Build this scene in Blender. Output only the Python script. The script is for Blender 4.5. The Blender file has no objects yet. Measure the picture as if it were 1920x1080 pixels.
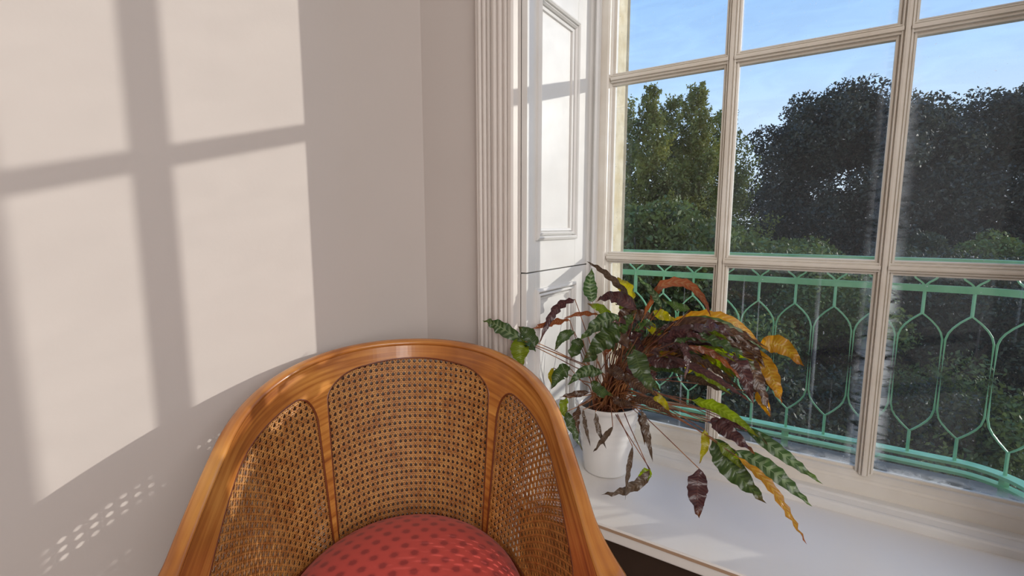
import bpy, bmesh, math, random
import numpy as np
from mathutils import Vector, geometry
random.seed(4); rng = np.random.default_rng(4)
SC = bpy.context.scene; COL = SC.collection
CH = 1.10                                   # camera height above the floor
TH = math.radians(7.4); FPX = 905.0
CA, SA = math.cos(math.radians(33.2)), math.sin(math.radians(33.2))
# ------------------------------------------------------------ camera, sky, sun, added fill lamps
cam = bpy.data.cameras.new('camera'); cam.sensor_width = 36; cam.lens = 36*FPX/1920; cam.clip_end = 300; cam.clip_start = .02
camo = bpy.data.objects.new('camera', cam); COL.objects.link(camo)
camo.location = (0, 0, CH); camo.rotation_euler = (math.pi/2-TH, 0, 0); SC.camera = camo
SC.view_settings.view_transform = 'Standard'; SC.view_settings.look = 'None'
SC.view_settings.exposure = 0.0; SC.view_settings.gamma = 1.0; SC.view_settings.use_curve_mapping = False
world = bpy.data.worlds.new('sky'); SC.world = world; world.use_nodes = True
wn = world.node_tree; wn.nodes.clear()
def nd(t, k, **kw):
    n = t.nodes.new(k)
    for a, b in kw.items(): setattr(n, a, b)
    return n
_o = nd(wn, 'ShaderNodeOutputWorld'); _b = nd(wn, 'ShaderNodeBackground'); _tc = nd(wn, 'ShaderNodeTexCoord')
_s = nd(wn, 'ShaderNodeSeparateXYZ'); _r = nd(wn, 'ShaderNodeValToRGB')
wn.links.new(_tc.outputs['Generated'], _s.inputs[0]); wn.links.new(_s.outputs['Z'], _r.inputs[0])
wn.links.new(_r.outputs[0], _b.inputs[0]); wn.links.new(_b.outputs[0], _o.inputs[0])
def ramp(node, stops):
    el = node.color_ramp.elements
    while len(el) < len(stops): el.new(.5)
    for i, (p, c) in enumerate(stops):
        el[i].position = p; el[i].color = (*c, 1) if len(c) == 3 else c
ramp(_r, [(0, (.68, .77, .86)), (.12, (.58, .72, .90)), (.26, (.38, .58, .88)), (.5, (.20, .41, .78)), (1, (.10, .25, .60))])
_b.inputs[1].default_value = 1.35
SUN_L = Vector((-CA-.94*SA, SA-.94*CA, -.28)).normalized()      # the way the light travels
sun = bpy.data.lights.new('sun', 'SUN'); sun.energy = 2.5; sun.angle = math.radians(.55); sun.color = (1, .95, .87)
suno = bpy.data.objects.new('sun', sun); COL.objects.link(suno); suno.rotation_euler = SUN_L.to_track_quat('-Z', 'Y').to_euler()
def W(e, D, z): return Vector((CA*e+SA*D, -SA*e+CA*D, z+CH))        # along the window wall, out through it, height from the eye
def area(name, loc, target, sx, sy, power, color):
    l = bpy.data.lights.new(name, 'AREA'); l.shape = 'RECTANGLE'; l.size = sx; l.size_y = sy; l.energy = power; l.color = color
    o = bpy.data.objects.new(name, l); COL.objects.link(o); o.location = loc
    o.rotation_euler = (Vector(target)-Vector(loc)).to_track_quat('-Z', 'Y').to_euler(); return o
area('fill_lamp_near_ceiling', W(2.5, -1.2, 2.15), W(1.6, -.7, -.6), 2.2, 4.0, 115, (1, .965, .925))  # added fill lamp, stands in for light bounced round the room
area('fill_lamp_rear', W(2.75, -3.4, .7), W(0, .6, -.2), 1.6, 2.8, 85, (1, .955, .92))  # added fill lamp; the rear wall has no windows
area('fill_lamp_side', W(3.5, -.9, .9), W(-.5, .3, -.4), 2.6, 2.2, 40, (.95, .97, 1))  # added fill lamp from the right, no window built there
# ------------------------------------------------------------ materials
def mat(name, col, rough=.6, **kw):
    m = bpy.data.materials.new(name); m.use_nodes = True
    p = m.node_tree.nodes['Principled BSDF']
    p.inputs['Base Color'].default_value = (*col, 1); p.inputs['Roughness'].default_value = rough
    for k, v in kw.items(): p.inputs[k.replace('_', ' ')].default_value = v
    return m
def noise_col(m, c1, c2, scale=5, detail=4, stretch=(1, 1, 1), lo=.35, hi=.65, coord='Object', bump=0, bscale=None, dist=0):
    t = m.node_tree; p = t.nodes['Principled BSDF']
    tc = nd(t, 'ShaderNodeTexCoord'); mp = nd(t, 'ShaderNodeMapping'); mp.inputs['Scale'].default_value = stretch
    n = nd(t, 'ShaderNodeTexNoise'); n.inputs['Scale'].default_value = scale; n.inputs['Detail'].default_value = detail; n.inputs['Distortion'].default_value = dist
    r = nd(t, 'ShaderNodeValToRGB'); ramp(r, [(lo, c1), (hi, c2)])
    L = t.links.new; L(tc.outputs[coord], mp.inputs[0]); L(mp.outputs[0], n.inputs[0]); L(n.outputs[0], r.inputs[0]); L(r.outputs[0], p.inputs['Base Color'])
    if bump:
        n2 = nd(t, 'ShaderNodeTexNoise'); n2.inputs['Scale'].default_value = bscale or scale; n2.inputs['Detail'].default_value = 5
        b = nd(t, 'ShaderNodeBump'); b.inputs['Strength'].default_value = bump; b.inputs['Distance'].default_value = .01
        L(mp.outputs[0], n2.inputs[0]); L(n2.outputs[0], b.inputs['Height']); L(b.outputs[0], p.inputs['Normal'])
    return r
MW = mat('wall_plaster', (.6, .56, .53), .85); noise_col(MW, (.565, .515, .485), (.595, .545, .515), 1.5, 3, bump=.12, bscale=14)
MTA = mat('architrave_paint', (.7, .66, .62), .45); noise_col(MTA, (.66, .61, .57), (.70, .655, .615), 6, 5, bump=.06, bscale=22)
MT = mat('white_gloss_paint', (.8, .79, .77), .32); noise_col(MT, (.70, .685, .66), (.765, .755, .735), 6, 5, bump=.06, bscale=22)
MS = mat('sill_paint', (.8, .8, .79), .38); rS = noise_col(MS, (.83, .80, .765), (.87, .84, .80), 3, 5, bump=.04, bscale=20)
MG = mat('aged_sash_paint', (.78, .74, .66), .4); noise_col(MG, (.69, .635, .55), (.77, .73, .66), 9, 6, bump=.10, bscale=40)
MST = mat('yellow_limestone', (.6, .5, .33), .9); noise_col(MST, (.62, .50, .31), (.76, .66, .48), 18, 6, bump=.3, bscale=60)
MEX = mat('stone_outside', (.5, .45, .36), .9); noise_col(MEX, (.42, .38, .30), (.52, .47, .38), 5, 5, bump=.3, bscale=40)
MDK = mat('apron_painted_shade', (.035, .02, .012), .55); noise_col(MDK, (.03, .016, .01), (.045, .026, .017), 6, 4, bump=.1)  # shade below the sill, put into the wall's colour
MNO = mat('nosing_bounce_tint', (.45, .30, .20), .55)  # warm light off the chair, put into the edge colour
MFL = mat('floor_wood', (.12, .06, .03), .4); noise_col(MFL, (.09, .045, .02), (.16, .08, .04), 3, 6, (1, 8, 1))
MGR = mat('green_ironwork_paint', (.2, .5, .33), .38); noise_col(MGR, (.21, .57, .31), (.33, .71, .43), 12, 4, bump=.15, bscale=60)
MWD = mat('honey_wood', (.5, .18, .03), .26, Coat_Weight=.6, Coat_Roughness=.16)
def wood(m, dk, md, lt):
    t = m.node_tree; p = t.nodes['Principled BSDF']; L = t.links.new
    tc = nd(t, 'ShaderNodeTexCoord'); mp = nd(t, 'ShaderNodeMapping'); mp.inputs['Scale'].default_value = (2.2, 60, 1)
    n = nd(t, 'ShaderNodeTexNoise'); n.inputs['Scale'].default_value = 1.5; n.inputs['Detail'].default_value = 7; n.inputs['Distortion'].default_value = .8
    n2 = nd(t, 'ShaderNodeTexNoise'); n2.inputs['Scale'].default_value = 7; n2.inputs['Detail'].default_value = 3
    a = nd(t, 'ShaderNodeMath', operation='MULTIPLY_ADD'); a.inputs[1].default_value = .55
    m2 = nd(t, 'ShaderNodeMath', operation='MULTIPLY'); m2.inputs[1].default_value = .45
    r = nd(t, 'ShaderNodeValToRGB'); ramp(r, [(.33, dk), (.48, md), (.66, lt)])
    L(tc.outputs['UV'], mp.inputs[0]); L(mp.outputs[0], n.inputs[0]); L(tc.outputs['Object'], n2.inputs[0])
    L(n2.outputs[0], m2.inputs[0]); L(n.outputs[0], a.inputs[0]); L(m2.outputs[0], a.inputs[2]); L(a.outputs[0], r.inputs[0]); L(r.outputs[0], p.inputs['Base Color'])
wood(MWD, (.21, .06, .018), (.46, .17, .035), (.72, .34, .08))
MBD = mat('dark_red_bead', (.16, .04, .012), .3, Coat_Weight=.4)
MCN = mat('honey_cane', (.50, .24, .08), .38, Coat_Weight=.2, Coat_Roughness=.25); noise_col(MCN, (.52, .21, .055), (.78, .40, .12), 60, 3)
def glow(m, tr):
    t = m.node_tree; p = t.nodes['Principled BSDF']; o = t.nodes['Material Output']; tl = nd(t, 'ShaderNodeBsdfTranslucent'); mx = nd(t, 'ShaderNodeMixShader'); mx.inputs[0].default_value = tr
    t.links.new(p.inputs['Base Color'].links[0].from_socket, tl.inputs[0]); t.links.new(p.outputs[0], mx.inputs[1]); t.links.new(tl.outputs[0], mx.inputs[2]); t.links.new(mx.outputs[0], o.inputs[0])
glow(MCN, .3)
MCO = mat('shade_toned_cane', (.10, .04, .015), .5); noise_col(MCO, (.07, .028, .01), (.13, .055, .02), 60, 3)  # outer cane coloured darker to paint in the shade behind the holes
MPOT = mat('white_enamel', (.80, .79, .77), .22, Coat_Weight=.4); MSOIL = mat('potting_soil', (.03, .018, .01), .95); noise_col(MSOIL, (.02, .012, .007), (.06, .035, .02), 120, 4)
MBRK = mat('bark', (.07, .05, .035), .9); noise_col(MBRK, (.05, .035, .025), (.11, .085, .06), 6, 5, (1, 1, .3), bump=.5)
MLAWN = mat('dark_garden_ground', (.03, .045, .015), .95); noise_col(MLAWN, (.02, .03, .01), (.06, .075, .025), .8, 6)
MSLAB = mat('balcony_lead_and_stone', (.22, .22, .21), .8); noise_col(MSLAB, (.035, .037, .035), (.10, .10, .09), 12, 5)
def leafy(name, c1, c2, tr=.25):
    m = mat(name, c1, .55); r = noise_col(m, c1, c2, .9, 5, lo=.3, hi=.7)
    t = m.node_tree; p = t.nodes['Principled BSDF']; o = t.nodes['Material Output']
    tl = nd(t, 'ShaderNodeBsdfTranslucent'); mx = nd(t, 'ShaderNodeMixShader'); mx.inputs[0].default_value = tr
    t.links.new(r.outputs[0], tl.inputs[0]); t.links.new(p.outputs[0], mx.inputs[1]); t.links.new(tl.outputs[0], mx.inputs[2]); t.links.new(mx.outputs[0], o.inputs[0])
    return m
MOAK = leafy('holm_oak_leaves', (.018, .022, .012), (.075, .078, .045)); MYEW = leafy('yew_leaves', (.045, .070, .020), (.40, .38, .07))  # yew: the pale end of the noise stands in for sunlit tips
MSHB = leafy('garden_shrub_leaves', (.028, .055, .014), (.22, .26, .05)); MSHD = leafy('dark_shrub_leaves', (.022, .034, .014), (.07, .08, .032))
# red seat fabric with staggered round medallions
MRED = mat('red_medallion_fabric', (.5, .04, .03), .55, Sheen_Weight=.15)
def red():
    t = MRED.node_tree; p = t.nodes['Principled BSDF']; L = t.links.new
    def math_(op, a, b=None, c=None):
        n = nd(t, 'ShaderNodeMath', operation=op)
        for i, v in enumerate((a, b, c)):
            if v is None: continue
            if isinstance(v, (int, float)): n.inputs[i].default_value = v
            else: L(v, n.inputs[i])
        return n.outputs[0]
    tc = nd(t, 'ShaderNodeTexCoord'); s = nd(t, 'ShaderNodeSeparateXYZ'); L(tc.outputs['Object'], s.inputs[0])
    px, py = .037, .025
    def disc(ox, oy):
        x = math_('MULTIPLY_ADD', s.outputs[0], 1/px, ox+50); y = math_('MULTIPLY_ADD', s.outputs[1], 1/(2*py), oy+50)
        fx = math_('MULTIPLY', math_('SUBTRACT', math_('FRACT', x), .5), px); fy = math_('MULTIPLY', math_('SUBTRACT', math_('FRACT', y), .5), 2*py)
        return math_('SQRT', math_('ADD', math_('MULTIPLY', fx, fx), math_('MULTIPLY', fy, fy)))
    d = math_('MINIMUM', disc(0, 0), disc(.5, .5))
    nz = nd(t, 'ShaderNodeTexNoise'); nz.inputs['Scale'].default_value = 260; L(tc.outputs['Object'], nz.inputs[0])
    d2 = math_('MULTIPLY_ADD', nz.outputs[0], .005, d)
    r = nd(t, 'ShaderNodeValToRGB'); ramp(r, [(.0, (.36, .032, .028)), (.0085, (.38, .032, .03)), (.0105, (.46, .045, .04)), (.0122, (.68, .075, .058))]); 
    L(d2, r.inputs[0]); L(r.outputs[0], p.inputs['Base Color'])
    w = nd(t, 'ShaderNodeTexNoise'); w.inputs['Scale'].default_value = 900; b = nd(t, 'ShaderNodeBump'); b.inputs['Strength'].default_value = .2; b.inputs['Distance'].default_value = .001
    L(tc.outputs['Object'], w.inputs[0]); L(w.outputs[0], b.inputs['Height']); L(b.outputs[0], p.inputs['Normal'])
red()
# old, dirty window glass; uv runs 0..1 over each pane
def glass(name, haze, smear, side=0):
    m = bpy.data.materials.new(name); m.use_nodes = True; t = m.node_tree; t.nodes.clear(); L = t.links.new
    o = nd(t, 'ShaderNodeOutputMaterial'); tr = nd(t, 'ShaderNodeBsdfTransparent'); gl = nd(t, 'ShaderNodeBsdfGlossy'); gl.inputs['Roughness'].default_value = .01
    fr = nd(t, 'ShaderNodeFresnel'); fr.inputs[0].default_value = 1.5; m1 = nd(t, 'ShaderNodeMixShader')
    df = nd(t, 'ShaderNodeBsdfDiffuse'); df.inputs[0].default_value = (.9, .92, .94, 1); tl = nd(t, 'ShaderNodeBsdfTranslucent'); tl.inputs[0].default_value = (.9, .92, .94, 1)
    md = nd(t, 'ShaderNodeMixShader'); md.inputs[0].default_value = .5; m2 = nd(t, 'ShaderNodeMixShader')
    tc = nd(t, 'ShaderNodeTexCoord'); s = nd(t, 'ShaderNodeSeparateXYZ'); L(tc.outputs['UV'], s.inputs[0])
    def M(op, a, b=None, c=None, clamp=False):
        n = nd(t, 'ShaderNodeMath', operation=op); n.use_clamp = clamp
        for i, v in enumerate((a, b, c)):
            if v is None: continue
            if isinstance(v, (int, float)): n.inputs[i].default_value = v
            else: L(v, n.inputs[i])
        return n.outputs[0]
    def N(scale, st, detail=4, dist=0, coord='Object'):
        mp = nd(t, 'ShaderNodeMapping'); mp.inputs['Scale'].default_value = st; L(tc.outputs[coord], mp.inputs[0])
        n = nd(t, 'ShaderNodeTexNoise'); n.inputs['Scale'].default_value = scale; n.inputs['Detail'].default_value = detail; n.inputs['Distortion'].default_value = dist; L(mp.outputs[0], n.inputs[0]); return n.outputs[0]
    U, V = s.outputs[0], s.outputs[1]
    ex = M('MINIMUM', U, M('SUBTRACT', 1, U)); ey = M('MINIMUM', V, M('SUBTRACT', 1, V))
    edx = M('SUBTRACT', 1, M('MULTIPLY', ex if not side else (U if side < 0 else M('SUBTRACT', 1, U)), 8), clamp=True); edy = M('SUBTRACT', 1, M('MULTIPLY', ey, 18), clamp=True)
    strk = M('MULTIPLY_ADD', N(26, (1, 1, 3), 6, 1.0), 5, -1.7, True)
    bl = M('MULTIPLY_ADD', N(3.2, (1, 1, 1), 2), 6, -2.9 if not side else -2.1, True)
    sm = M('MULTIPLY', M('MULTIPLY', M('MAXIMUM', edx, M('MULTIPLY', edy, .8)), strk), bl)
    sp = M('MULTIPLY_ADD', N(190, (1, 1, 1), 2), 14, -9.6, True)
    hz = M('MULTIPLY', M('MULTIPLY_ADD', N(3, (1, 1, .5), 5), 1.5, -.2, True), haze)
    rn = M('MULTIPLY', M('MULTIPLY_ADD', N(38, (1, 1, .03), 2, .3), 14, -9.3, True), .25)
    tot = M('ADD', M('ADD', M('MULTIPLY', sm, smear), M('MULTIPLY', sp, .35)), M('ADD', hz, rn), clamp=True)
    wav = N(9, (1, 1, 3.2), 2, .6); rr = nd(t, 'ShaderNodeValToRGB'); ramp(rr, [(.35, (.90, .91, .90)), (.65, (.99, 1, .99))]); L(wav, rr.inputs[0]); L(rr.outputs[0], tr.inputs[0])  # uneven tint imitates the light ripples of wavy glass
    L(fr.outputs[0], m1.inputs[0]); L(tr.outputs[0], m1.inputs[1]); L(gl.outputs[0], m1.inputs[2]); L(df.outputs[0], md.inputs[1]); L(tl.outputs[0], md.inputs[2])
    L(tot, m2.inputs[0]); L(m1.outputs[0], m2.inputs[1]); L(md.outputs[0], m2.inputs[2]); L(m2.outputs[0], o.inputs[0]); return m
GL = [glass('old_glass_clean', .012, .5), glass('old_glass_dusty', .05, .8, 1), glass('old_glass_grimy', .07, .9, -1), glass('old_glass_dusty_upper', .05, .3, 1), glass('old_glass_grimy_upper', .07, .3, -1)]
# ------------------------------------------------------------ mesh helpers
CS = .995
def thing(name, loc, label=None, cat=None, group=None, rotz=0, kind=None):
    o = bpy.data.objects.new(name, None); COL.objects.link(o); o.location = loc; o.rotation_euler = (0, 0, rotz); o.empty_display_size = .1
    return tag(o, label, cat, group, kind)
def tag(o, label=None, cat=None, group=None, kind=None):
    if label: o['label'] = label
    if cat: o['category'] = cat
    if group: o['group'] = group
    if kind: o['kind'] = kind
    return o
def worldloc(p):
    v = Vector((0, 0, 0))
    while p is not None: v += p.location; p = p.parent
    return v
def mesh(name, V, F, m, parent=None, smooth=False, local=False, uv=None, kind=None, **tg):
    """V in world coordinates unless local; top-level meshes get their origin at the middle of their base"""
    V = np.array(V, dtype=float).reshape(-1, 3)
    me = bpy.data.meshes.new(name)
    if parent is not None: org = Vector((0, 0, 0)) if local else worldloc(parent)
    elif local: org = Vector((0, 0, 0))
    else: lo, hi = V.min(0), V.max(0); org = Vector(((lo[0]+hi[0])/2, (lo[1]+hi[1])/2, lo[2]))
    V = V-np.array(org)
    if parent is not None and parent.name.startswith('tub_chair') and local: V = V*CS+np.array([0, 0, CH*(1-CS)])
    if isinstance(F, np.ndarray):
        k = F.shape[1]; me.vertices.add(len(V)); me.vertices.foreach_set('co', V.ravel())
        me.loops.add(F.size); me.loops.foreach_set('vertex_index', F.ravel().astype(np.int32))
        me.polygons.add(len(F)); me.polygons.foreach_set('loop_start', (np.arange(len(F))*k).astype(np.int32)); me.update(calc_edges=True)
    else: me.from_pydata([tuple(v) for v in V], [], [tuple(f) for f in F])
    if uv is not None:
        ul = me.uv_layers.new(name='UVMap'); li = np.empty(len(me.loops), dtype=np.int32); me.loops.foreach_get('vertex_index', li)
        ul.data.foreach_set('uv', np.array(uv, dtype=float)[li].ravel())
    if smooth: me.polygons.foreach_set('use_smooth', np.ones(len(me.polygons), dtype=bool))
    me.materials.append(m); me.validate(); me.update()
    o = bpy.data.objects.new(name, me); COL.objects.link(o)
    if parent is not None: o.parent = parent
    if not (local and parent is None) and parent is None: o.location = org
    return tag(o, kind=kind, **tg)
BF = [(0, 1, 3, 2), (4, 6, 7, 5), (0, 4, 5, 1), (2, 3, 7, 6), (0, 2, 6, 4), (1, 5, 7, 3)]
def boxes(L):
    V, F = [], []
    for e0, e1, D0, D1, z0, z1 in L:
        b = len(V)
        for e in (e0, e1):
            for D in (D0, D1):
                for z in (z0, z1): V.append(W(e, D, z))
        F += [tuple(b+i for i in f) for f in BF]
    return V, F
def box(name, L, m, parent=None, bev=0, **k):
    if not isinstance(L, list): L = [L]
    V, F = boxes(L); o = mesh(name, V, F, m, parent, **k)
    fix(o)
    if bev: bv = o.modifiers.new('b', 'BEVEL'); bv.width = bev; bv.segments = 2; bv.limit_method = 'ANGLE'
    return o
def fix(o):
    bm = bmesh.new(); bm.from_mesh(o.data); bmesh.ops.recalc_face_normals(bm, faces=bm.faces); bm.to_mesh(o.data); bm.free()
def extr(name, prof, f0, f1, m, parent=None, smooth=False, **k):
    """closed profile [(a,b)...], f0/f1 map (a,b) to a world point at either end"""
    n = len(prof); V = [f0(a, b) for a, b in prof]+[f1(a, b) for a, b in prof]
    F = [(i, (i+1) % n, n+(i+1) % n, n+i) for i in range(n)]+[tuple(range(n))[::-1], tuple(range(n, 2*n))]
    o = mesh(name, V, F, m, parent, **k); fix(o)
    if smooth: o.data.shade_auto_smooth if False else None
    return o
def sweep(P, rad, sides=6, cap=True, taper=None):
    P = np.array(P, dtype=float); n = len(P); T = np.gradient(P, axis=0); T /= np.linalg.norm(T, axis=1)[:, None]+1e-12
    up = np.array([0, 0, 1.]) if abs(T[:, 2]).mean() < .9 else np.array([1., 0, 0])
    A = np.cross(T, up); A /= np.linalg.norm(A, axis=1)[:, None]+1e-9; B = np.cross(A, T)
    r = np.ones(n)*rad if taper is None else rad*np.array(taper)
    an = np.arange(sides)*2*np.pi/sides+np.pi/4
    V = (P[:, None]+r[:, None, None]*(np.cos(an)[None, :, None]*A[:, None]+np.sin(an)[None, :, None]*B[:, None])).reshape(-1, 3)
    F = [(i*sides+j, i*sides+(j+1) % sides, (i+1)*sides+(j+1) % sides, (i+1)*sides+j) for i in range(n-1) for j in range(sides)]
    if cap: F += [tuple(range(sides))[::-1], tuple(range((n-1)*sides, n*sides))]
    return V, F
def join(parts):
    V, F = [], []
    for v, f in parts:
        b = len(V); V += [tuple(x) for x in v]; F += [tuple(b+i for i in q) for q in f]
    return V, F
# ------------------------------------------------------------ room shell
EW, DW = -.929, .985                         # left wall and window wall planes
E1, E2 = -.612, .498                         # opening in the window wall
ZF, ZC = -CH, 2.25
ER, DB = 3.7, -3.6
box('floor', (EW-.40, ER+.15, DB-.15, DW+.55, ZF-.1, ZF), MFL, kind='structure')
box('ceiling', (EW-.40, ER+.15, DB-.15, DW+.55, ZC, ZC+.1), MW, kind='structure')
KL = .055                                   # the left wall runs a few degrees off square
def slab(name, a, b, D0, D1, z0, z1, m, **k):
    V = [W(EW-(DW-D)*KL+q, D, z) for q in (a, b) for D in (D0, D1) for z in (z0, z1)]
    o = mesh(name, V, BF, m, **k); fix(o); return o
slab('wall_left', -.15, 0, DB-.15, DW+.55, ZF, ZC, MW, kind='structure')
box('wall_window_side', [(EW-.02, E1-.02, DW, 1.535, ZF, ZC), (E2+.02, ER, DW, 1.535, ZF, ZC), (E1-.02, E2+.02, DW, 1.535, 2.02, ZC)], MW, kind='structure')
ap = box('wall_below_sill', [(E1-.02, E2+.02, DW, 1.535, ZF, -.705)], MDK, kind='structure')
box('wall_rear', (EW-.40, ER, DB-.15, DB, ZF, ZC), MW, kind='structure')
box('wall_right', (ER, ER+.15, DB-.15, DW+.55, ZF, ZC), MW, kind='structure')
sk = []
slab('baseboard_left', 0, .02, DB, DW-.022, ZF, ZF+.15, MT, kind='structure')
box('baseboard_window_side', [(EW+.001, -.74, DW-.02, DW-.0005, ZF, ZF+.15)], MT, kind='structure', bev=.004)
box('wall_outside', [(-3.2, -.575, 1.5355, 1.56, -6, 4), (.492, 5, 1.5355, 1.56, -6, 4), (-.575, .492, 1.5355, 1.56, 2.0, 4), (-.575, .492, 1.5355, 1.56, -6, -.97)], MEX, kind='structure')
box('trim_1', [(-.6315, -.575, 1.412, 1.558, -.66, 2.0)], MST, kind='structure')
box('trim_2', [(.492, .53, 1.412, 1.558, -.66, 2.0)], MST, kind='structure')
box('trim_3', [(-.6315, .5175, 1.43, 1.60, -.705, -.665)], MST, kind='structure', bev=.006)
# fluted architraves (reeded profile run up the wall)
def arch_prof(sgn, e0):
    p = [(0, .001), (0, -.018), (.006, -.022)]
    x = .010
    for k in range(3):
        for a in range(0, 181, 36): p.append((x+.006-.006*math.cos(math.radians(a)), -.020-.006*math.sin(math.radians(a))))
        x += .0135
    p += [(x+.002, -.018), (x+.004, -.030)]
    x += .008
    for k in range(3):
        for a in range(0, 181, 36): p.append((x+.0065-.0065*math.cos(math.radians(a)), -.030-.0055*math.sin(math.radians(a))))
        x += .0155
    p += [(x, -.036), (.1135, -.036), (.1175, -.031), (.1175, .001)]
    return [(e0+sgn*a, DW+b) for a, b in p]
def vertical(name, prof, z0, z1, m, parent=None, **k):
    return extr(name, prof, lambda a, b: W(a, b, z0), lambda a, b: W(a, b, z1), m, parent, **k)
vertical('trim_4', arch_prof(1, -.738), ZF, 2.02, MTA, kind='structure')
vertical('trim_5', arch_prof(-1, .624), ZF, 2.02, MTA, kind='structure')
extr('trim_6', [(b-DW, a-(-.738)) for a, b in arch_prof(1, -.738)], lambda a, b: W(-.738, DW+a, 2.0205+b), lambda a, b: W(.624, DW+a, 2.0205+b), MT, kind='structure')
# sill board with a nosing strip coloured for bounced light and the two stepped beads against the sash
box('trim_7', (E1-.018, E2+.018, .958, 1.425, -.7045, -.670), MS, bev=.0035, kind='structure')
box('trim_8', (E1-.018, E2+.018, .9560, .9575, -.6795, -.6735), MNO, kind='structure')
def along(name, prof, e0, e1, m, parent=None, **k):       # profile (D, z)
    return extr(name, prof, lambda a, b: W(e0, a, b), lambda a, b: W(e1, a, b), m, parent, **k)
def rnd(cx, cz, r, a0, a1, n=5): return [(cx+r*math.cos(math.radians(a0+(a1-a0)*i/n)), cz+r*math.sin(math.radians(a0+(a1-a0)*i/n))) for i in range(n+1)]
along('trim_9', [(1.345, -.6705), (1.308, -.6705)]+rnd(1.316, -.655, .008, 180, 90)+rnd(1.332, -.640, .006, 180, 90)+[(1.345, -.632)], -.6045, .4905, MT, kind='structure')
# ------------------------------------------------------------ the sash window
win = thing('window_1', W(-.057, 1.375, -.67), kind='structure')
cols = [-.547, -.234, .107, .432]; rows = [-.580, -.094, .41, .914, 1.418, 1.90]
def mprof(c, w=.0175):     # ovolo glazing bar: nose to the room, putty outside
    q = [(0, 1.345), (.0040, 1.3455), (.0046, 1.3525), (.0060, 1.3525), (.0072, 1.3500), (.0098, 1.3510), (.0104, 1.3600), (.0118, 1.3600), (.0132, 1.3575), (w, 1.3600), (w, 1.3745), (w, 1.376), (.008, 1.392), (0, 1.393)]
    return [(c+a, b) for a, b in q]+[(c-a, b) for a, b in q[::-1] if a > 0]
for i in (1, 2): vertical('glazing_bar', mprof(cols[i]), rows[0]-.004, rows[-1]+.004, MG, win)
for z in rows[1:-1]:
    for i in range(3):
        e0 = cols[i]+(.0065 if i else -.002); e1 = cols[i+1]-(.0065 if i < 2 else -.002)
        extr('glazing_bar', mprof(z, .0165), lambda a, b: W(e0, b+.0012, a), lambda a, b: W(e1, b+.0012, a), MG, win)
# frame: stiles, bottom and top rail with stepped inner moulding, box lining
for s, ed, ou in ((1, -.547, -.588), (-1, .432, .474)):
    vertical('sash_stile', [(ed+s*.006, 1.376), (ed+s*.006, 1.366), (ed, 1.3655), (ed-s*.002, 1.358), (ed-s*.006, 1.353), (ed-s*.007, 1.348), (ed-s*.012, 1.345), (ou, 1.345), (ou, 1.395), (ed, 1.395), (ed+s*.004, 1.378)], -.6345, 1.945, MG, win)
    vertical('staff_bead', [(ou+s*.010, 1.3445), (ou+s*.008, 1.330), (ou+s*.003, 1.325), (ou-s*.003, 1.330), (ou-s*.0035, 1.337), (ou-s*.010, 1.338), (ou-s*.016, 1.33), (ou-s*.016, 1.3445)], -.6305, 2.0, MT, win)
along('bottom_rail', [(1.376, -.574), (1.366, -.574), (1.3655, -.580), (1.358, -.582), (1.353, -.587)]+rnd(1.3535, -.6, .009, 120, 200)+[(1.345, -.6345), (1.395, -.6345), (1.395, -.582), (1.378, -.577)], -.548, .433, MG, win)
along('top_rail', [(1.376, 1.894), (1.366, 1.894), (1.358, 1.902), (1.345, 1.91), (1.345, 1.96), (1.395, 1.96), (1.395, 1.9)], -.548, .433, MG, win)
box('window_lining', [(E1-.018, -.588, 1.3455, 1.412, -.669, 2.02), (.474, E2+.018, 1.3455, 1.412, -.669, 2.02), (-.588, .474, 1.3455, 1.412, 1.962, 2.02), (-.588, .474, 1.3455, 1.412, -.669, -.6355)], MT, win)
for i in range(3):
    for j in range(5):
        e0, e1, z0, z1 = cols[i]-.001, cols[i+1]+.001, rows[j]-.001, rows[j+1]+.001
        n = 2; t = .0012*(random.random()-.5); t2 = .0012*(random.random()-.5)
        V = [W(e0, 1.3735+t, z0), W(e1, 1.3735-t, z0), W(e1, 1.3735+t2, z1), W(e0, 1.3735-t2, z1)]
        o = mesh('pane', V, [(0, 1, 2, 3)], GL[0 if i == 0 or j > 2 else (i if j == 0 else i+2)], win, uv=[(0, 0), (1, 0), (1, 1), (0, 1)])
        o.data.transform(__import__('mathutils').Matrix.Identity(4))
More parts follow.
